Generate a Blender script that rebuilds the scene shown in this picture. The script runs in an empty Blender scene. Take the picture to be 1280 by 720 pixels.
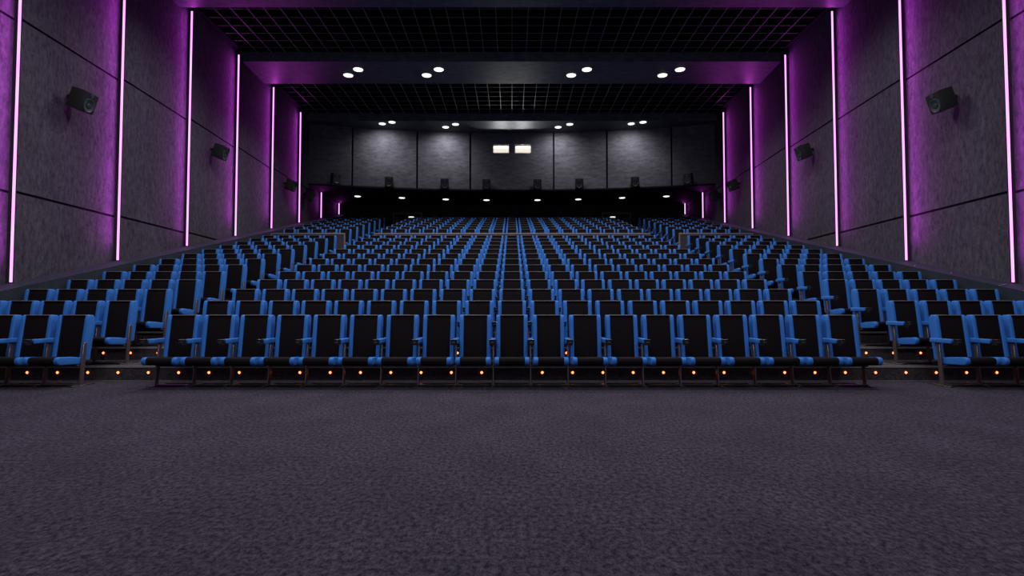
import bpy, bmesh, math, random
from mathutils import Vector, Matrix
random.seed(4)
C = bpy.context.scene.collection
PI = math.pi
EYE = 1.132                    # camera height above the carpet; heights below are z above the carpet

# ---------------------------------------------------------------- materials
def node_mat(name):
    m = bpy.data.materials.new(name); m.use_nodes = True
    nt = m.node_tree; b = nt.nodes['Principled BSDF']
    return m, nt, b
def plain(name, col, rough=.6, metal=0, spec=.5, sheen=0):
    m, nt, b = node_mat(name)
    b.inputs['Base Color'].default_value = (*col, 1)
    b.inputs['Roughness'].default_value = rough
    b.inputs['Metallic'].default_value = metal
    b.inputs['Specular IOR Level'].default_value = spec
    return m
def glow(name, col, s=1):
    m, nt, b = node_mat(name)
    b.inputs['Base Color'].default_value = (.02, .02, .02, 1)
    b.inputs['Emission Color'].default_value = (*col, 1)
    b.inputs['Emission Strength'].default_value = s
    return m
def noisy(name, cols, scale=(1, 1, 1), nscale=20, detail=6, rough=.9, bump=.3, spec=.2, big=None, lo=.3, hi=.7, nrough=.65, dist=.02):
    """colour ramp over stretched noise, optional slow second noise multiplied in"""
    m, nt, b = node_mat(name)
    N, L = nt.nodes, nt.links
    tc = N.new('ShaderNodeTexCoord'); mp = N.new('ShaderNodeMapping')
    mp.inputs['Scale'].default_value = scale
    L.new(tc.outputs['Object'], mp.inputs['Vector'])
    no = N.new('ShaderNodeTexNoise'); no.inputs['Scale'].default_value = nscale
    no.inputs['Detail'].default_value = detail; no.inputs['Roughness'].default_value = nrough
    L.new(mp.outputs[0], no.inputs['Vector'])
    cr = N.new('ShaderNodeValToRGB')
    cr.color_ramp.elements[0].position = lo; cr.color_ramp.elements[0].color = (*cols[0], 1)
    cr.color_ramp.elements[1].position = hi; cr.color_ramp.elements[1].color = (*cols[1], 1)
    L.new(no.outputs['Fac'], cr.inputs['Fac'])
    out = cr.outputs['Color']
    if big:
        n2 = N.new('ShaderNodeTexNoise'); n2.inputs['Scale'].default_value = big[0]; n2.inputs['Detail'].default_value = 4
        L.new(mp.outputs[0], n2.inputs['Vector'])
        mr = N.new('ShaderNodeMapRange'); mr.inputs['From Min'].default_value = .3; mr.inputs['From Max'].default_value = .7
        mr.inputs['To Min'].default_value = big[1]; mr.inputs['To Max'].default_value = big[2]
        L.new(n2.outputs['Fac'], mr.inputs['Value'])
        mx = N.new('ShaderNodeMix'); mx.data_type = 'RGBA'; mx.blend_type = 'MULTIPLY'; mx.inputs['Factor'].default_value = 1
        L.new(out, mx.inputs['A']); L.new(mr.outputs[0], mx.inputs['B'])
        out = mx.outputs['Result']
    L.new(out, b.inputs['Base Color'])
    b.inputs['Roughness'].default_value = rough; b.inputs['Specular IOR Level'].default_value = spec
    if bump:
        bp = N.new('ShaderNodeBump'); bp.inputs['Strength'].default_value = bump; bp.inputs['Distance'].default_value = dist
        L.new(no.outputs['Fac'], bp.inputs['Height']); L.new(bp.outputs[0], b.inputs['Normal'])
    return m

M = {
 'carpet': noisy('carpet_pile', ((.006, .005, .0095), (.069, .058, .088)), (1.25, .85, 1), 26, 8, .95, .9, .1, (1.6, .82, 1.18), .42, .62, .85, .02),
 'tier': noisy('tier_carpet', ((.012, .010, .014), (.06, .05, .06)), (1, 1, 1), 30, 6, .9, .4, .2),
 'fabric_wall': noisy('wall_fabric', ((.020, .018, .026), (.068, .062, .084)), (1, 1, .45), 12, 10, .95, .6, .1, (.7, .8, 1.2), .36, .66, .8, .01),
 'fabric_back': noisy('back_wall_fabric', ((.055, .055, .070), (.128, .127, .155)), (.35, 1, 1.2), 7, 9, .95, .5, .1, (.5, .85, 1.15), .36, .66, .8, .01),
 'groove': plain('groove_black', (.008, .008, .011), .9, 0, .1),
 'step_face': plain('panel_edge', (.020, .018, .025), .8, 0, .2),
 'ledge': noisy('ledge_laminate', ((.013, .018, .028), (.021, .027, .040)), (1, 1, 1), 3, 4, .7, .05, .12),
 'plaster': noisy('dark_plaster', ((.035, .042, .058), (.075, .088, .115)), (.6, 1.6, 1), 5, 7, .55, .12, .35, None, .35, .65),
 'black': plain('void_black', (.003, .003, .004), .9, 0, .05),
 'soffit': plain('soffit_black', (.006, .008, .010), .8, 0, .1),
 'dark_wall': noisy('dark_back_wall', ((.024, .018, .024), (.038, .030, .038)), (1, 1, 1), 14, 6, .9, .2, .1),
 'grid': plain('grid_metal', (.18, .17, .18), .6, .2, .3),
 'nosing': plain('nosing_metal', (.17, .15, .16), .5, .3, .5),
 'cap': plain('barrier_cap', (.16, .13, .15), .5, .2, .5),
 'barrier': noisy('barrier_panel', ((.030, .022, .030), (.055, .040, .050)), (1, 1, 1), 12, 4, .6, .1, .3),
 'blue': noisy('blue_upholstery', ((.017, .108, .385), (.023, .134, .46)), (1, 1, 1), 60, 3, .75, .1, .25),
 'blackfab': noisy('black_upholstery', ((.0028, .0018, .0028), (.0052, .0036, .0048)), (1, 1, 1), 90, 3, .85, .15, .12),
 'blackpl': plain('black_plastic', (.010, .010, .013), .45, 0, .4),
 'cup': plain('cup_plastic', (.008, .010, .012), .4, 0, .5),
 'steel': plain('leg_steel', (.12, .09, .10), .35, .6, .5),
 'spk': plain('speaker_cabinet', (.009, .011, .012), .55, 0, .4),
 'cone': plain('speaker_cone', (.035, .042, .050), .4, 0, .5),
 'strip': glow('led_pink', (1.6, .60, 1.7), 1),
 'lamp': glow('lamp_white', (1, .98, .95), 1.6),
 'lampring': plain('lamp_ring', (.25, .25, .25), .5),
 'led': glow('led_amber', (2.6, .42, .14), 2.0),
 'ledring': plain('led_ring', (.12, .03, .01), .5),
 'portwall': plain('port_cream', (.80, .72, .62), .6),
 'portlight': glow('port_glow', (1.0, .93, .82), .86),
 'porttube': glow('port_tube', (1, .97, .9), 5),
 'lobby': plain('lobby_paint', (.09, .075, .075), .7),
 'seatglint': plain('seat_top_highlight', (.11, .092, .09), .38, 0, .5),  # lighter than the upholstery, paints its lit top edge
 'scuff': plain('scuff_grey', (.30, .31, .34), .5),
}

# ---------------------------------------------------------------- mesh helpers
class MB:
    def __init__(s): s.bm = bmesh.new(); s.mats = []
    def mi(s, m):
        if m not in s.mats: s.mats.append(m)
        return s.mats.index(m)
    def _fin(s, faces, m):
        i = s.mi(m)
        for f in faces: f.material_index = i
    def box(s, x0, x1, y0, y1, z0, z1, m='plaster', bev=0, seg=2, mat=None):
        t = bmesh.new()
        bmesh.ops.create_cube(t, size=1)
        bmesh.ops.scale(t, vec=(abs(x1-x0), abs(y1-y0), abs(z1-z0)), verts=t.verts)
        if bev: bmesh.ops.bevel(t, geom=list(t.edges), offset=bev, segments=seg, profile=.6, affect='EDGES')
        bmesh.ops.translate(t, vec=((x0+x1)/2, (y0+y1)/2, (z0+z1)/2), verts=t.verts)
        if mat: bmesh.ops.transform(t, matrix=mat, verts=t.verts)
        s.add(t, m, bev > 0)
    def prism(s, prof, x0, x1, m, bev=0, seg=2):
        """profile of (y, z) extruded along x"""
        t = bmesh.new()
        a = [t.verts.new((x0, y, z)) for y, z in prof]
        b = [t.verts.new((x1, y, z)) for y, z in prof]
        n = len(prof)
        t.faces.new(a); t.faces.new(b[::-1])
        for i in range(n): t.faces.new((a[i], b[i], b[(i+1) % n], a[(i+1) % n]))
        bmesh.ops.recalc_face_normals(t, faces=t.faces)
        if bev: bmesh.ops.bevel(t, geom=list(t.edges), offset=bev, segments=seg, profile=.6, affect='EDGES')
        s.add(t, m, bev > 0)
    def poly(s, prof, m):
        t = bmesh.new(); t.faces.new([t.verts.new(p) for p in prof]); s.add(t, m, False)
    def lathe(s, prof, n=24, m='lamp', mat=None, smooth=True):
        """profile of (r, z) turned about z"""
        t = bmesh.new(); rings = []
        for r, z in prof:
            if r < 1e-6: rings.append([t.verts.new((0, 0, z))])
            else: rings.append([t.verts.new((r*math.cos(2*PI*k/n), r*math.sin(2*PI*k/n), z)) for k in range(n)])
        for A, B in zip(rings, rings[1:]):
            for k in range(n):
                k2 = (k+1) % n
                if len(A) == 1: t.faces.new((A[0], B[k], B[k2]))
                elif len(B) == 1: t.faces.new((A[k], B[0], A[k2]))
                else: t.faces.new((A[k], B[k], B[k2], A[k2]))
        bmesh.ops.recalc_face_normals(t, faces=t.faces)
        if mat: bmesh.ops.transform(t, matrix=mat, verts=t.verts)
        s.add(t, m, smooth)
    def add(s, t, m, smooth):
        i = s.mi(m)
        me = bpy.data.meshes.new('tmp')
        for f in t.faces: f.material_index = i; f.smooth = smooth
        t.to_mesh(me); t.free(); s.bm.from_mesh(me); bpy.data.meshes.remove(me)
    def build(s, name, parent=None):
        me = bpy.data.meshes.new(name); s.bm.to_mesh(me); s.bm.free()
        for m in s.mats: me.materials.append(M[m])
        try: me.set_sharp_from_angle(angle=math.radians(40))
        except Exception: pass
        o = bpy.data.objects.new(name, me); C.objects.link(o)
        if parent: o.parent = parent
        return o
def tag(o, label=None, cat=None, group=None, kind=None):
    if label: o['label'] = label
    if cat: o['category'] = cat
    if group: o['group'] = group
    if kind: o['kind'] = kind
    return o
def empty(name, loc, rot=(0, 0, 0)):
    o = bpy.data.objects.new(name, None); C.objects.link(o); o.location = loc; o.rotation_euler = rot
    o.empty_display_size = .1
    return o
KIDS = {}
def copy_tree(o):
    c = o.copy(); C.objects.link(c)
    for ch in KIDS[o.name]:
        d = ch.copy(); C.objects.link(d); d.parent = c
        for g in KIDS.get(ch.name, []):
            e = g.copy(); C.objects.link(e); e.parent = d
    return c
def note_kids(o):
    KIDS[o.name] = list(o.children)
    for ch in o.children: KIDS[ch.name] = list(ch.children)
def struct(mb, name, label, cat='building part'):
    o = mb.build(name); tag(o, label, cat, kind='structure'); return o
ORD = ['', 'first', 'second', 'third', 'fourth', 'fifth', 'sixth', 'seventh', 'eighth', 'ninth', 'tenth', 'eleventh', 'twelfth', 'thirteenth']

# ---------------------------------------------------------------- dimensions (metres, y = distance from camera)
RUN, RISE = .9765, .229
R1 = 8.82                       # front riser
PITCH = .55
ROW1Y = 8.443                   # back tops of the front row
W = 9.58                        # room half width at the light strips
STRIPY = [10.75 + 2.885*i for i in range(-3, 8)]
STEP = .15
ZC = 8.80 + EYE                 # underside of ceiling beams
ZG = 9.13 + EYE                 # open grid
ZS = 5.90 + EYE                 # soffit under the projection wall
BACKY = 31.4
def ramp(y): return -2.038 + .235*y + EYE
def arc(x): return 27.75 - x*x/66.5

# ---------------------------------------------------------------- floor and tiers
mb = MB(); mb.box(-9.75, 9.75, -6, R1+.2, -.2, 0, 'carpet')
struct(mb, 'floor', 'dark purplish grey flecked carpet in front of the seats', 'floor')
tiers = []                       # (y_start, y_end, z)
for n in range(2, 15): tiers.append([R1 + RUN*(n-2), R1 + RUN*(n-1), RISE*(n-1)])
tiers[-1][1] = 21.25             # cross aisle
BZ0, BRISE, BRUN, BY0 = 2.112 + EYE, .236, .976, 22.03
for j in range(7):
    y0 = 21.25 if j == 0 else BY0 + .38 + BRUN*(j-1)
    y1 = BY0 + .38 + BRUN*j if j < 6 else BACKY + 1.6
    tiers.append([y0, y1, BZ0 + BRISE*j])
mb = MB(); zprev = 0
for y0, y1, z in tiers:
    mb.box(-9.2, 9.2, y0, y1+.01, -.2, z, 'tier')
    mb.box(-9.2, 9.2, y0-.012, y0+.03, z-.022, z+.004, 'nosing')
    mb.box(-9.2, 9.2, y0-.008, y0+.004, zprev, zprev+.012, 'nosing')  # pale line along the riser foot, a reflection put into colour
    zprev = z
struct(mb, 'floor.001', 'dark stepped seating tiers with pale nosings', 'floor')

# ---------------------------------------------------------------- side ledges, walls
for sgn, side in ((-1, 'left'), (1, 'right')):
    mb = MB()
    y0, y1 = 3.86, BACKY
    prof = [(y0, -.05), (y1, -.05), (y1, ramp(y1)), (y0, ramp(y0)+.005)]
    mb.prism(prof, sgn*9.13, sgn*9.76, 'ledge')
    if sgn > 0:                 # scuffs seen on the right ledge, each a thin raised mark on its inner face and top
        for (x, y, l, a) in ((9.3, 10.6, .34, .5), (9.35, 11.9, .25, .9), (9.22, 10.05, .10, .2), (9.3, 12.9, .2, .8)):
            t = Matrix.Translation((x, y, ramp(y)+.004)) @ Matrix.Rotation(math.atan(.235), 4, 'X') @ Matrix.Rotation(a, 4, 'Z')
            mb.box(-l/2, l/2, -.004, .004, -.003, .003, 'scuff', mat=t)
    struct(mb, 'baseboard_'+side, 'dark sloping ledge along the foot of the %s wall' % side, 'ledge')

    mb = MB()
    ztop = ZG + 1.0
    GR = (2.255+EYE, 5.65+EYE, 9.05+EYE)
    edges = [-6.2] + STRIPY + [BACKY + .1]
    for i in range(len(edges)-1):
        ya, yb = edges[i], edges[i+1]
        slope = STEP/2.885
        xa = W if i > 0 else W + STEP - slope*(yb-ya)
        xb = xa + slope*(yb-ya)
        bands = [(-.2, GR[0]), (GR[0], GR[1]), (GR[1], GR[2]), (GR[2], ztop)]
        for (za, zb) in bands:
            za2 = za + (.026 if za > 0 else 0); zb2 = zb - .026
            # slab of fabric panel, its face running from (xa,ya) to (xb,yb)
            P = [(xa, ya), (xb, yb), (xb+.4, yb), (xb+.4, ya)]
            t = bmesh.new()
            lo = [t.verts.new((sgn*x, y, za2)) for x, y in P]; hi_ = [t.verts.new((sgn*x, y, zb2)) for x, y in P]
            t.faces.new(lo); t.faces.new(hi_[::-1])
            for k in range(4): t.faces.new((lo[k], hi_[k], hi_[(k+1) % 4], lo[(k+1) % 4]))
            bmesh.ops.recalc_face_normals(t, faces=t.faces)
            mb.add(t, 'fabric_wall', False)
        # groove backing, set 3 cm behind the face
        for g in GR:
            t = bmesh.new()
            P = [(xa+.03, ya), (xb+.03, yb), (xb+.3, yb), (xb+.3, ya)]
            lo = [t.verts.new((sgn*x, y, g-.027)) for x, y in P]; hi_ = [t.verts.new((sgn*x, y, g+.027)) for x, y in P]
            for k in range(4): t.faces.new((lo[k], hi_[k], hi_[(k+1) % 4], lo[(k+1) % 4]))
            bmesh.ops.recalc_face_normals(t, faces=t.faces)
            mb.add(t, 'groove', False)
        # dark edge of the step, facing the screen
        if i > 0:
            mb.box(sgn*(xa+.002), sgn*(xa+STEP+.25), ya-.006, ya+.004, -.2, ztop, 'step_face')
    struct(mb, 'wall_'+side, 'grey fabric panelled %s wall with horizontal joints' % side, 'wall')

# light strips: a channel with a glowing diffuser on each panel step
STRIPNAMES = ['nearest the screen', 'second', 'third', 'fourth', 'fifth', 'sixth', 'seventh', 'farthest, eighth']
for sgn, side in ((-1, 'left'), (1, 'right')):
    for i, y in enumerate(STRIPY):
        if i < 2: continue
        top = 8.93 + EYE
        if y > 27: top = ZS - .03
        if i == 3: top = ZC - .03
        if i <= 3: top = ZC - .05
        z0 = ramp(y) + .02
        r = empty('light_strip', (sgn*(W+.030), y-.008, z0))
        n = i - 3
        if n < 0: lab = 'magenta light strip on the %s wall beside the camera, out of frame' % side
        else:
            lab = ['magenta vertical light strip on the %s wall, nearest the %s picture edge' % (side, side),
               'magenta light strip on the %s wall just beyond the nearest wall speaker' % side,
               'magenta light strip on the %s wall, its top under the first ceiling beam' % side,
               'magenta light strip on the %s wall, fourth from the %s picture edge' % (side, side),
               'magenta light strip on the %s wall ending under the lamp-fitted ceiling beam' % side,
               'magenta light strip on the %s wall, last full-height one before the back wall' % side,
               'short magenta strip on the %s wall under the soffit, nearer of two' % side,
               'shortest magenta strip on the %s wall, deepest under the soffit' % side][n]
        tag(r, lab, 'light strip', 'magenta wall light strips')
        b = MB(); b.box(-.026, .026, -.024, -.008, 0, top-z0, 'strip', .004, 1); o = b.build('diffuser', r)
        b = MB(); b.box(-.029, .029, -.008, -.001, -.01, top-z0+.01, 'blackpl'); b.build('channel', r)
        la = bpy.data.lights.new('added_strip_glow', 'AREA'); la.shape = 'RECTANGLE'; la.size = .10; la.size_y = max(.4, top-z0-.5)  # added unseen lamp ahead of each strip, spreads its glow wider
        la.energy = 60*(top-z0)/8*(.4 if y > 27 else 1); la.color = (.92, .08, 1.0)
        lo_ = bpy.data.objects.new('added_strip_glow', la); C.objects.link(lo_); lo_.parent = r
        lo_.location = (-sgn*.12, -.10, (top-z0)/2+.12)
        # shines towards the screen end and back onto its own wall
        d = Vector((sgn*.55, -1, 0)).normalized()
        lo_.rotation_euler = Matrix((d.cross(Vector((0, 0, 1))).normalized(), Vector((0, 0, 1)), -d)).transposed().to_euler()

# ---------------------------------------------------------------- ceiling
mb = MB(); mb.box(-10.2, 10.2, -6, BACKY+.2, ZG+.9, ZG+1.0, 'black')
mb.box(-10.2, 10.2, 28.6, BACKY+.2, ZS+.05, ZG+.9, 'black')
struct(mb, 'ceiling', 'black void above the open grid ceiling', 'ceiling')
BEAMS = [(.6, 2.6), (7.2, 9.2), (14.05, 16.05), (19.63, 21.6)]
for k, (y0, y1) in enumerate(BEAMS):
    mb = MB(); mb.box(-9.72, 9.72, y0, y1, ZC, ZG+.02, 'plaster'); mb.box(-9.72, 9.72, y0+.03, y1-.03, ZG+.02, ZG+.9, 'black')
    struct(mb, 'ceiling.%03d' % (k+1), ['dark ceiling beam nearest the screen', 'dark ceiling beam over the front rows', 'dark ceiling beam along the top picture edge', 'dark ceiling beam between the two open grids'][k], 'ceiling beam')
mb = MB()                       # last beam, its rear follows the curved wall
t = bmesh.new()
xs = [-9.72 + 19.44*i/24 for i in range(25)]
P = [(-9.72, 25.95), (9.72, 25.95)] + [(x, arc(x)+.1) for x in reversed(xs)]
lo = [t.verts.new((x, y, ZC)) for x, y in P]; hi_ = [t.verts.new((x, y, ZG+.02)) for x, y in P]
t.faces.new(lo); t.faces.new(hi_[::-1])
for k in range(len(P)): t.faces.new((lo[k], hi_[k], hi_[(k+1) % len(P)], lo[(k+1) % len(P)]))
bmesh.ops.recalc_face_normals(t, faces=t.faces); mb.add(t, 'plaster', False); mb.box(-9.72, 9.72, 26.0, 26.2, ZG+.02, ZG+.9, 'black')
struct(mb, 'ceiling.005', 'dark ceiling beam in front of the curved back wall', 'ceiling beam')

spans = [(-6, .6), (2.6, 7.2), (9.2, 14.05), (16.05, 19.63), (21.6, 25.95)]
for si, (ya, yb) in enumerate(spans):
    mb = MB()
    for k in range(-18, 19):
        x = k*.504
        mb.box(x-.011, x+.011, ya, yb, ZG, ZG+.022, 'grid')
    y = 16.75 + .504*math.ceil((ya-16.75)/.504)
    while y < yb:
        mb.box(-9.6, 9.6, y-.008, y+.008, ZG+.005, ZG+.016, 'grid'); y += .504
    mb.box(-9.70, -9.52, ya, yb, ZG-.02, ZG+.05, 'groove'); mb.box(9.52, 9.70, ya, yb, ZG-.02, ZG+.05, 'groove')
    struct(mb, 'ceiling.%03d' % (si+6), ['open black cell grid ceiling over the screen end', 'open black grid ceiling above the carpet', 'open black grid ceiling over the front seats', 'open black cell grid between the first and second ceiling beam', 'open black cell grid in front of the back wall'][si], 'ceiling grid')

# ---------------------------------------------------------------- back wall (curved, panelled), soffit, lower wall
mb = MB()
def arcslab(mb, x0, x1, z0, z1, off, th, m, n=6):
    t = bmesh.new(); F = []; B = []
    for i in range(n+1):
        x = x0 + (x1-x0)*i/n; y = arc(x) + off
        F.append((t.verts.new((x, y, z0)), t.verts.new((x, y, z1))))
        B.append((t.verts.new((x, y+th, z0)), t.verts.new((x, y+th, z1))))
    for i in range(n):
        t.faces.new((F[i][0], F[i+1][0], F[i+1][1], F[i][1]))
        t.faces.new((B[i][0], B[i][1], B[i+1][1], B[i+1][0]))
        t.faces.new((F[i][0], B[i][0], B[i+1][0], F[i+1][0])); t.faces.new((F[i][1], F[i+1][1], B[i+1][1], B[i][1]))
    t.faces.new((F[0][0], F[0][1], B[0][1], B[0][0])); t.faces.new((F[n][0], B[n][0], B[n][1], F[n][1]))
    bmesh.ops.recalc_face_normals(t, faces=t.faces); mb.add(t, m, False)
seams = [-9.74, -7.73, -4.69, -2.08, 2.08, 4.69, 7.73, 9.74]
PX0, PX1, PZ0, PZ1 = .165, .935, 7.80+EYE, 8.20+EYE
for i in range(7):
    x0 = seams[i] + (.045 if i else 0); x1 = seams[i+1] - (.045 if i < 6 else 0)
    if i == 3:                  # middle panel with the two projection ports cut out
        arcslab(mb, x0, x1, ZS-.02, PZ0, 0, .06, 'fabric_back'); arcslab(mb, x0, x1, PZ1, ZC+.1, 0, .06, 'fabric_back')
        for a, b_ in ((x0, -PX1), (-PX0, PX0), (PX1, x1)): arcslab(mb, a, b_, PZ0, PZ1, 0, .06, 'fabric_back', 4)
        arcslab(mb, -2.2, 2.2, ZS-.02, PZ0, .06, .1, 'groove'); arcslab(mb, -2.2, 2.2, PZ1, ZC+.1, .06, .1, 'groove')
        for a, b_ in ((-2.2, -PX1), (-PX0, PX0), (PX1, 2.2)): arcslab(mb, a, b_, PZ0, PZ1, .06, .1, 'groove', 4)
    else: arcslab(mb, x0, x1, ZS-.02, ZC+.1, 0, .06, 'fabric_back')
arcslab(mb, -9.74, -2.2, ZS-.02, ZC+.1, .06, .1, 'groove', 10); arcslab(mb, 2.2, 9.74, ZS-.02, ZC+.1, .06, .1, 'groove', 10)
struct(mb, 'wall_back', 'curved grey fabric upper back wall with dark vertical joints', 'wall')

for sgn, nm in ((-1, 'left'), (1, 'right')):
    x0, x1 = sorted((sgn*PX0, sgn*PX1)); yy = arc(.5)
    mb = MB()
    mb.box(x0-.03, x0, yy-.01, yy+.45, PZ0-.03, PZ1+.03, 'portwall'); mb.box(x1, x1+.03, yy-.01, yy+.45, PZ0-.03, PZ1+.03, 'portwall')
    mb.box(x0, x1, yy-.01, yy+.45, PZ0-.03, PZ0, 'portwall'); mb.box(x0, x1, yy-.01, yy+.45, PZ1, PZ1+.03, 'portwall')
    w = struct(mb, 'window_%d' % (1 if sgn < 0 else 2), 'bright cream projection port in the back wall, %s of two' % nm, 'window')
    mb = MB(); mb.box(x0, x1, yy+.40, yy+.44, PZ0, PZ1, 'portlight'); mb.build('lit_pane', w)
    mb = MB(); mb.box(x0+.02, x1-.02, yy+.30, yy+.36, PZ1-.05, PZ1-.005, 'porttube', .01); mb.build('tube_lamp', w)

mb = MB()                       # soffit below the projection wall
t = bmesh.new()
P = [(x, arc(x)-.05) for x in xs] + [(9.72, BACKY+.1), (-9.72, BACKY+.1)]
lo = [t.verts.new((x, y, ZS-.04)) for x, y in P]; hi_ = [t.verts.new((x, y, ZS+.04)) for x, y in P]
t.faces.new(lo); t.faces.new(hi_[::-1])
for k in range(len(P)): t.faces.new((lo[k], hi_[k], hi_[(k+1) % len(P)], lo[(k+1) % len(P)]))
bmesh.ops.recalc_face_normals(t, faces=t.faces); mb.add(t, 'soffit', False)
struct(mb, 'ceiling.011', 'black curved soffit under the projection wall', 'ceiling')

DX0, DX1, DTOP = 5.15, 6.62, 5.33 + EYE
mb = MB()
zf = tiers[-1][2] - .1
for a, b_ in ((-9.74, -DX1), (-DX0, DX0), (DX1, 9.74)): mb.box(a, b_, BACKY, BACKY+.2, zf, ZS, 'dark_wall')
for sg in (-1, 1): mb.box(*sorted((sg*DX0, sg*DX1)), BACKY, BACKY+.2, DTOP, ZS, 'dark_wall')
struct(mb, 'wall_back.001', 'dark lower back wall behind the last seat row', 'wall')
for i, sg in enumerate((-1, 1)):
    x0, x1 = sorted((sg*DX0, sg*DX1))
    mb = MB()
    mb.box(x0-.1, x0, BACKY-.02, BACKY+1.6, zf, DTOP+.1, 'lobby'); mb.box(x1, x1+.1, BACKY-.02, BACKY+1.6, zf, DTOP+.1, 'lobby')
    mb.box(x0, x1, BACKY-.02, BACKY+1.6, DTOP, DTOP+.1, 'lobby'); mb.box(x0-.1, x1+.1, BACKY+1.6, BACKY+1.7, zf, DTOP+.1, 'dark_wall')
    struct(mb, 'door_%d' % (i+1), 'pale framed exit passage behind the last row, %s side' % ('left', 'right')[i], 'doorway')

# ---------------------------------------------------------------- barriers at the cross aisle
for (x0, x1, lab) in ((-9.13, -6.325, 'dark crowd barrier with pale top rail, left of the left aisle'), (-5.225, 5.225, 'long dark barrier with pale top rail across the middle block'), (6.325, 9.13, 'dark crowd barrier with pale top rail, right of the right aisle')):
    zb = RISE*13; zt = 2.87 + EYE
    r = empty('barrier', ((x0+x1)/2, 21.14, zb)); h = (x1-x0)/2
    tag(r, lab, 'barrier', 'barriers along the cross aisle')
    b = MB(); b.box(-h+.03, h-.03, -.03, .03, .0, zt-zb-.06, 'barrier'); b.build('panel', r)
    b = MB(); b.box(-h, h, -.045, .045, zt-zb-.06, zt-zb, 'cap', .006, 1); b.build('top_rail', r)
    for s in (-1, 1):
        b = MB(); b.box(s*h-s*.04, s*h, -.045, .045, 0, zt-zb-.06, 'cap', .004, 1); b.build('end_post', r)

# ---------------------------------------------------------------- cinema seats
def seat_parts(parent):
    """one seat: x across, y = 0 at the top front of the backrest, z = 0 on its tier; armrest on its left"""
    fr = [(-.112, .36), (-.02, .97), (0, 1.025), (.03, 1.042), (.095, 1.038), (.13, 1.0), (.13, .90), (.04, .36)]
    b = MB()                    # black centre, cushioned front and shell behind
    b.prism([(y+.018 if y < .03 else y-.012, z-.006 if z > .5 else z) for y, z in fr], -.1745, .1745, 'blackfab', .008, 2)
    b.build('backrest', parent)
    for s in (-1, 1):
        b = MB(); b.prism(fr, s*.174, s*.236, 'blue', .017, 3)
        b.build('side_bolster', parent)
    cp = [(-.545, .335), (-.577, .362), (-.585, .40), (-.572, .435), (-.53, .451), (-.30, .436), (-.07, .405), (-.07, .312)]
    b = MB(); b.prism([(y+.004, z) for y, z in cp], -.181, .181, 'blackfab', .008, 2); 
    b.build('seat_cushion', parent)
    for s in (-1, 1):
        b = MB(); b.prism(cp, s*.180, s*.246, 'blue', .016, 3)
        b.build('cushion_bolster', parent)
    b = MB(); b.box(-.312, -.239, -.40, .02, .63, .695, 'blue', .013, 3)
    arm = b.build('armrest', parent)
    b = MB()
    mt = Matrix.Translation((-.2785, -.47, .617))
    b.lathe([(.0, .0), (.042, .0), (.047, .07), (.050, .078), (.046, .081), (.041, .078), (.037, .012), (0, .012)], 18, 'cup', mt)
    b.box(-.305, -.252, -.53, -.39, .635, .668, 'cup', .01, 2)
    b.build('cup_holder', arm)
    def leg(x, low=False):
        b = MB(); b.prism([(-.205, .01), (-.18, .31), (-.11, .31), (-.130, .01)] if low else [(-.205, .01), (-.14, .63), (-.075, .63), (-.130, .01)], x-.011, x+.011, 'steel', .004, 1)
        lg = b.build('leg', parent)
        b = MB(); b.box(x-.032, x+.032, -.36, .08, 0, .014, 'blackpl', .005, 1)
        b.build('foot_plate', lg)
    leg(-.2755)
    b = MB(); b.box(-.264, .258, -.225, -.175, .285, .312, 'blackpl', .004, 1)
    b.build('cross_bar', parent)
    b = MB(); b.box(-.243, .243, -.26, -.16, .002, .026, 'blackpl', .004, 1); b.build('shade_bar', parent)  # black bar on the floor stands in for the shadow beneath the seat
    b = MB(); b.box(-.174, .174, -.004, .10, 1.028, 1.042, 'seatglint', .006, 2); b.build('top_highlight', parent)  # paler strip paints in the downlight caught by the backrest top
    return leg
proto = empty('cinema_seat', (0, 0, 0)); seat_parts(proto); note_kids(proto)
protoE = empty('cinema_seat', (0, 0, 0)); lg = seat_parts(protoE); lg(.264); note_kids(protoE)
protoM = empty('cinema_seat', (0, 0, 0)); lg = seat_parts(protoM); lg(.235, True); note_kids(protoM)

BLOCKS = [('left', range(-16, -11)), ('middle', range(-9, 10)), ('right', range(12, 17))]
rows = [(ROW1Y + RUN*n, RISE*n) for n in range(13)] + [(BY0 + BRUN*j, BZ0 + BRISE*j) for j in range(7)]
def seat_label(row, block, idx):
    r = ('the %s row' % ORD[row]) if row > 1 else 'the front row'
    if block == 'middle':
        if idx == 0: w = 'dead centre of the middle block'
        else:
            k = 10-abs(idx); w = 'middle block, %s seat from the %s aisle' % (ORD[k], 'left' if idx < 0 else 'right')
    else:
        k = abs(idx)-11
        w = '%s block, %s' % (block, 'beside the aisle' if k == 1 else ('beside the wall ledge' if k == 5 else ORD[k] + ' seat from the aisle'))
    return 'black and blue seat, %s, %s' % (r, w)
NIND = 10
used = {}
for ri, (y, z) in enumerate(rows[:NIND]):
    for block, ids in BLOCKS:
        for idx in ids:
            if ri == 0 and abs(idx) > 15: continue       # wholly outside the frame
            src = protoM if idx == 9 else protoE if idx in (-12, 16) else proto
            if src.name in used: o = copy_tree(src)
            else: o = src; used[src.name] = 1
            o.location = (idx*PITCH, y, z)
            tag(o, seat_label(ri+1, block, idx), 'seat', 'blue and black seats in rows')
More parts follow.
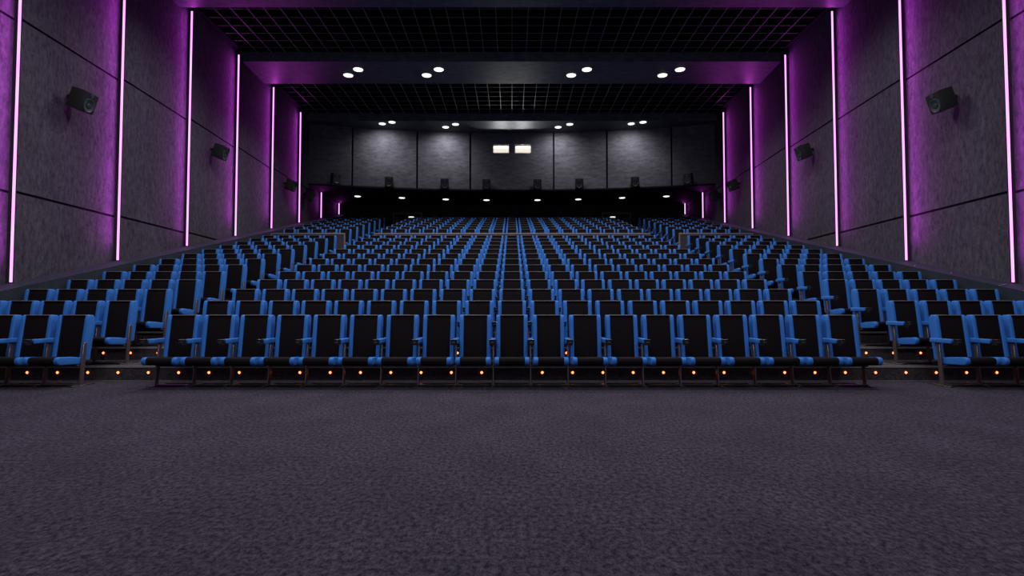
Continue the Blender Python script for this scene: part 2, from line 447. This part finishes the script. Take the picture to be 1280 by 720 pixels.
# the rows behind, past the 300 nearest: one object
import numpy as np
def merged(proto, places, name):
    V = []; F = []; MI = []; mats = []; base = 0; LT = []; SM = []
    obs = [c for c in KIDS[proto.name]] + [g for c in KIDS[proto.name] for g in KIDS.get(c.name, [])]
    for o in obs:
        me = o.data; n = len(me.vertices)
        co = np.empty(n*3); me.vertices.foreach_get('co', co); V.append(co.reshape(-1, 3))
        li = np.empty(len(me.loops), int); me.loops.foreach_get('vertex_index', li); F.append(li+base)
        lt = np.empty(len(me.polygons), int); me.polygons.foreach_get('loop_total', lt); LT.append(lt)
        mi = np.empty(len(me.polygons), int); me.polygons.foreach_get('material_index', mi)
        sm = np.empty(len(me.polygons), bool); me.polygons.foreach_get('use_smooth', sm); SM.append(sm)
        mp = []
        for m in me.materials:
            if m not in mats: mats.append(m)
            mp.append(mats.index(m))
        MI.append(np.array(mp)[mi]); base += n
    V = np.concatenate(V); F = np.concatenate(F); LT = np.concatenate(LT); MI = np.concatenate(MI); SM = np.concatenate(SM)
    k = len(places); P = np.array(places)
    VV = (V[None] + P[:, None]).reshape(-1, 3); FF = (F[None] + (np.arange(k)*len(V))[:, None]).reshape(-1)
    LL = np.tile(LT, k); MM = np.tile(MI, k); SS = np.tile(SM, k)
    me = bpy.data.meshes.new(name)
    me.vertices.add(len(VV)); me.vertices.foreach_set('co', VV.ravel())
    me.loops.add(len(FF)); me.loops.foreach_set('vertex_index', FF.astype(np.int32))
    me.polygons.add(len(LL)); me.polygons.foreach_set('loop_start', (np.cumsum(LL)-LL).astype(np.int32))
    me.polygons.foreach_set('material_index', MM.astype(np.int32)); me.polygons.foreach_set('use_smooth', SS)
    for m in mats: me.materials.append(m)
    me.update(calc_edges=True); me.validate()
    try: me.set_sharp_from_angle(angle=math.radians(40))
    except Exception: pass
    o = bpy.data.objects.new(name, me); C.objects.link(o)
    return o
places = [(idx*PITCH, y, z) for (y, z) in rows[NIND:] for _, ids in BLOCKS for idx in ids]
o = merged(proto, places, 'distant_seats')
tag(o, 'far rows of black and blue seats on the upper tiers, up to the back wall', 'seats', kind='stuff')

# ---------------------------------------------------------------- amber step lights on the risers
def led(x, row):
    y = R1 + RUN*(row-1); z = RISE*(row-1) + .135
    return (x, y-.008, z)
root = empty('step_light', (0, 0, 0))
b = MB(); b.lathe([(.024, 0), (.026, .004), (.020, .006)], 16, 'ledring', Matrix.Rotation(PI/2, 4, 'X')); b.build('bezel', root)
b = MB(); b.lathe([(.020, .002), (.018, .010), (.010, .016), (0, .018)], 16, 'led', Matrix.Rotation(PI/2, 4, 'X')); b.build('lens', root)
note_kids(root)
first = True
def side_of(n): return 'left' if n < 0 else 'right'
for row in range(1, 4):
    for n in range(-19, 20):
        x = n*.4743
        ax = abs(x)
        aisle = 5.4 < ax < 6.3
        if n == 0: continue
        if row == 1 and abs(n) > 17: continue
        if row == 2 and not (abs(n) in (2, 12, 13, 14, 15)): continue
        if row == 3 and not (abs(n) in (12, 13, 14)): continue
        o = root if first else copy_tree(root); first = False
        o.location = led(x, row)
        r = {1: 'lowest riser', 2: 'second riser', 3: 'third riser'}[row]
        seat = x/PITCH
        if abs(seat) < 9.5: w = 'under the middle seats, %s %s of centre' % (ORD[abs(n)], side_of(n))
        elif abs(seat) < 11.5: w = 'in the %s aisle, %s' % (side_of(n), {11: 'nearest the middle seats', 12: 'nearer the middle seats', 13: 'nearer the side seats'}[abs(n)])
        else: w = 'under the %s block, %s beyond the aisle' % (side_of(n), ORD[abs(n)-13] if abs(n) > 13 else 'first')
        tag(o, 'amber step light on the %s %s' % (r, w), 'step light', 'amber lights on the step risers')

# ---------------------------------------------------------------- round ceiling lamps
def lamp(parent, r=.175):
    b = MB(); b.lathe([(r+.018, .0), (r+.018, -.018), (r, -.02), (r, 0)], 24, 'lampring'); b.build('trim_ring', parent)
    b = MB(); b.lathe([(r-.001, -.004), (r-.006, -.034), (r*.7, -.044), (0, -.048)], 24, 'lamp'); b.build('diffuser', parent)
lampA = empty('ceiling_lamp', (0, 0, 0)); lamp(lampA, .178); note_kids(lampA)
lampB = empty('ceiling_lamp', (0, 0, 0)); lamp(lampB, .16); note_kids(lampB)
def spot(loc, e, size=120, blend=.6, rot=(0, 0, 0), col=(1, .97, .95), r=.16):
    l = bpy.data.lights.new('lamp_light', 'SPOT'); l.energy = e; l.spot_size = math.radians(size); l.spot_blend = blend
    l.shadow_soft_size = r; l.color = col
    o = bpy.data.objects.new('lamp_light', l); C.objects.link(o); o.location = loc; o.rotation_euler = rot
    return o
SP = {'front': 420, 'A': 380, 'C': 190, 'S': 4, 'door': 4}
lst = []
pairs = [(-6.16, -5.65), (-3.21, -2.69), (2.23, 2.75), (5.66, 6.17)]
nm4 = ['outer left pair', 'inner left pair', 'inner right pair', 'outer right pair']
def put(src, key, x, y, z, lab, grp, e, size, blend=.6, rot=(0, 0, 0)):
    global used
    if src.name in used: o = copy_tree(src)
    else: o = src; used[src.name] = 1
    o.location = (x, y, z); tag(o, lab, 'ceiling lamp', grp)
    l = spot((x, y, z-.10), e, size, blend, rot); l.name = 'lamp_light'; l.parent = o; l.location = (0, 0, -.10)
for i, (xf, xn) in enumerate(pairs):
    put(lampA, 'A', xf, 20.76, ZC, 'round white lamp on the ceiling beam between the grids, %s, lower one' % nm4[i], 'lamps on the ceiling beam', SP['A'], 130)
    put(lampA, 'A', xn, 20.25, ZC, 'round white lamp on the ceiling beam between the grids, %s, upper one' % nm4[i], 'lamps on the ceiling beam', SP['A'], 130)
    yo = 26.28 if i in (0, 3) else 26.78
    put(lampB, 'C', xf, yo, ZC, 'small round white lamp above the curved back wall, %s, lower one' % nm4[i], 'lamps above the back wall', SP['C']*1.15, 165, 1.0, (math.radians(20), 0, 0))
    put(lampB, 'C', xn, yo-.42 if i in (1, 2) else 26.06, ZC, 'small round white lamp above the curved back wall, %s, upper one' % nm4[i], 'lamps above the back wall', SP['C']*.5, 110)
    for (yy, nmb) in ((14.6, 'beam along the top picture edge'), (8.2, 'beam over the front rows'), (1.6, 'beam nearest the screen')):  # lamps added above the frame to light the seats and carpet
        for q, xx in enumerate((xf, xn)):
            put(lampA, 'F', xx, yy + (.25 if q == 0 else -.25), ZC, 'added white lamp on the %s, %s, %s one' % (nmb, nm4[i], ('rear', 'front')[q]), 'added lamps out of frame overhead', SP['front'], 150)
for i, (x, y) in enumerate([(8.02, 28.9), (5.8, 29.3), (3.54, 29.7), (1.37, 29.9)]):
    for sg in (-1, 1):
        put(lampB, 'S', sg*x, y, ZS-.04, 'small white lamp in the black soffit, %s from the centre on the %s' % (['outermost', 'third', 'second', 'first'][i], 'left' if sg < 0 else 'right'), 'lamps in the soffit', SP['S'], 100)
for sg in (-1, 1):
    put(lampB, 'D', sg*5.83, 32.25, DTOP, 'white lamp over the exit passage at the top of the %s aisle' % ('left' if sg < 0 else 'right'), 'lamps over the exits', SP['door'], 150)

# light thrown out of the projection ports
for sg in (-1, 1):
    l = bpy.data.lights.new('port_light', 'SPOT'); l.energy = 120; l.spot_size = math.radians(110); l.spot_blend = .8; l.shadow_soft_size = .06
    o = bpy.data.objects.new('port_light', l); C.objects.link(o); o.location = (sg*.55, arc(.5)+.37, PZ0+.035); o.rotation_euler = (math.radians(112), 0, PI)

# ---------------------------------------------------------------- loudspeakers
def speaker(parent, w=.44, h=.50, d=.36):
    """front faces -y, back centre at the origin"""
    b = MB(); b.box(-w/2, w/2, -d, 0, -h/2, h/2, 'spk', .012, 2)
    b.box(-w/2+.02, w/2-.02, -d-.006, -d+.002, -h/2+.02, h/2-.02, 'spk'); b.build('cabinet', parent)
    b = MB(); mt = Matrix.Translation((0, -d-.004, -.06)) @ Matrix.Rotation(PI/2, 4, 'X')
    b.lathe([(.150, -.002), (.150, .014), (.135, .016), (.120, .006), (.05, -.0), (.045, .012), (0, .022)], 24, 'cone', mt); b.build('woofer', parent)
    b = MB(); mt = Matrix.Translation((0, -d-.004, .165)) @ Matrix.Rotation(PI/2, 4, 'X')
    b.lathe([(.05, -.002), (.05, .010), (.035, .006), (.02, .012), (0, .014)], 18, 'cone', mt); b.build('tweeter', parent)
places = [(12.0, 4.56, 'nearest the camera'), (17.75, 5.06, 'second along the wall'), (23.45, 5.25, 'third along the wall, beside the fifth strip'), (25.65, 5.27, 'just before the soffit corner')]
for sgn, side in ((-1, 'left'), (1, 'right')):
    for (y, e, w) in places:
        r = empty('wall_speaker', (sgn*9.47, y, e+EYE), (math.radians(20), 0, sgn*(-1)*math.radians(-90)))
        # local -y must look to the room centre and down
        r.rotation_euler = Matrix.Rotation(sgn*math.radians(-90 if sgn > 0 else -90), 4, 'Z').to_euler()
        tilt = Matrix.Rotation(math.radians(18), 4, 'X')
        # z-rotation that takes -y to (-sgn, 0): angle a with (sin a, -cos a) = (-sgn, 0)
        r.rotation_euler = (Matrix.Rotation(-sgn*PI/2, 4, 'Z') @ tilt).to_euler()
        tag(r, 'black box speaker on the %s wall, %s' % (side, w), 'speaker', 'speakers on the side walls')
        speaker(r, .40, .43, .31)
        b = MB(); b.box(-.05, .05, -.02, .17, -.04, .04, 'blackpl', .006, 1); b.build('wall_bracket', r)
for i, x in enumerate([1.27, 3.33, 6.0, 8.45]):
    for sg in (-1, 1):
        y = arc(x)
        a = math.atan(2*x/66.5)*sg*-1 + (sg*-.5 if i == 3 else 0)
        r = empty('wall_speaker', (sg*x, y-(.08 if i < 3 else .22), ZS+.27), (math.radians(8), 0, a))
        tag(r, 'small black speaker low on the curved back wall, %s from its centre, %s half' % (['first', 'second', 'third', 'outermost'][i], 'left' if sg < 0 else 'right'), 'speaker', 'speakers along the back wall')
        speaker(r, .40, .50, .24)
        b = MB(); b.box(-.05, .05, -.02, .12 if i < 3 else .3, -.04, .04, 'blackpl', .006, 1); b.build('wall_bracket', r)

# ---------------------------------------------------------------- world, camera
w = bpy.data.worlds.new('World'); bpy.context.scene.world = w; w.use_nodes = True
bg = w.node_tree.nodes['Background']; bg.inputs['Color'].default_value = (.82, .80, 1.0, 1); bg.inputs['Strength'].default_value = .55
cam = bpy.data.cameras.new('Camera'); co = bpy.data.objects.new('Camera', cam); C.objects.link(co)
cam.sensor_width = 36; cam.lens = 36*700/1280; cam.clip_end = 200
co.location = (0, 0, EYE); co.rotation_euler = (PI/2 + math.atan(26/700), 0, 0)
sc = bpy.context.scene; sc.camera = co
sc.view_settings.view_transform = 'Standard'; sc.view_settings.look = 'None'; sc.view_settings.exposure = 0; sc.view_settings.gamma = 1
sc.view_settings.use_curve_mapping = False
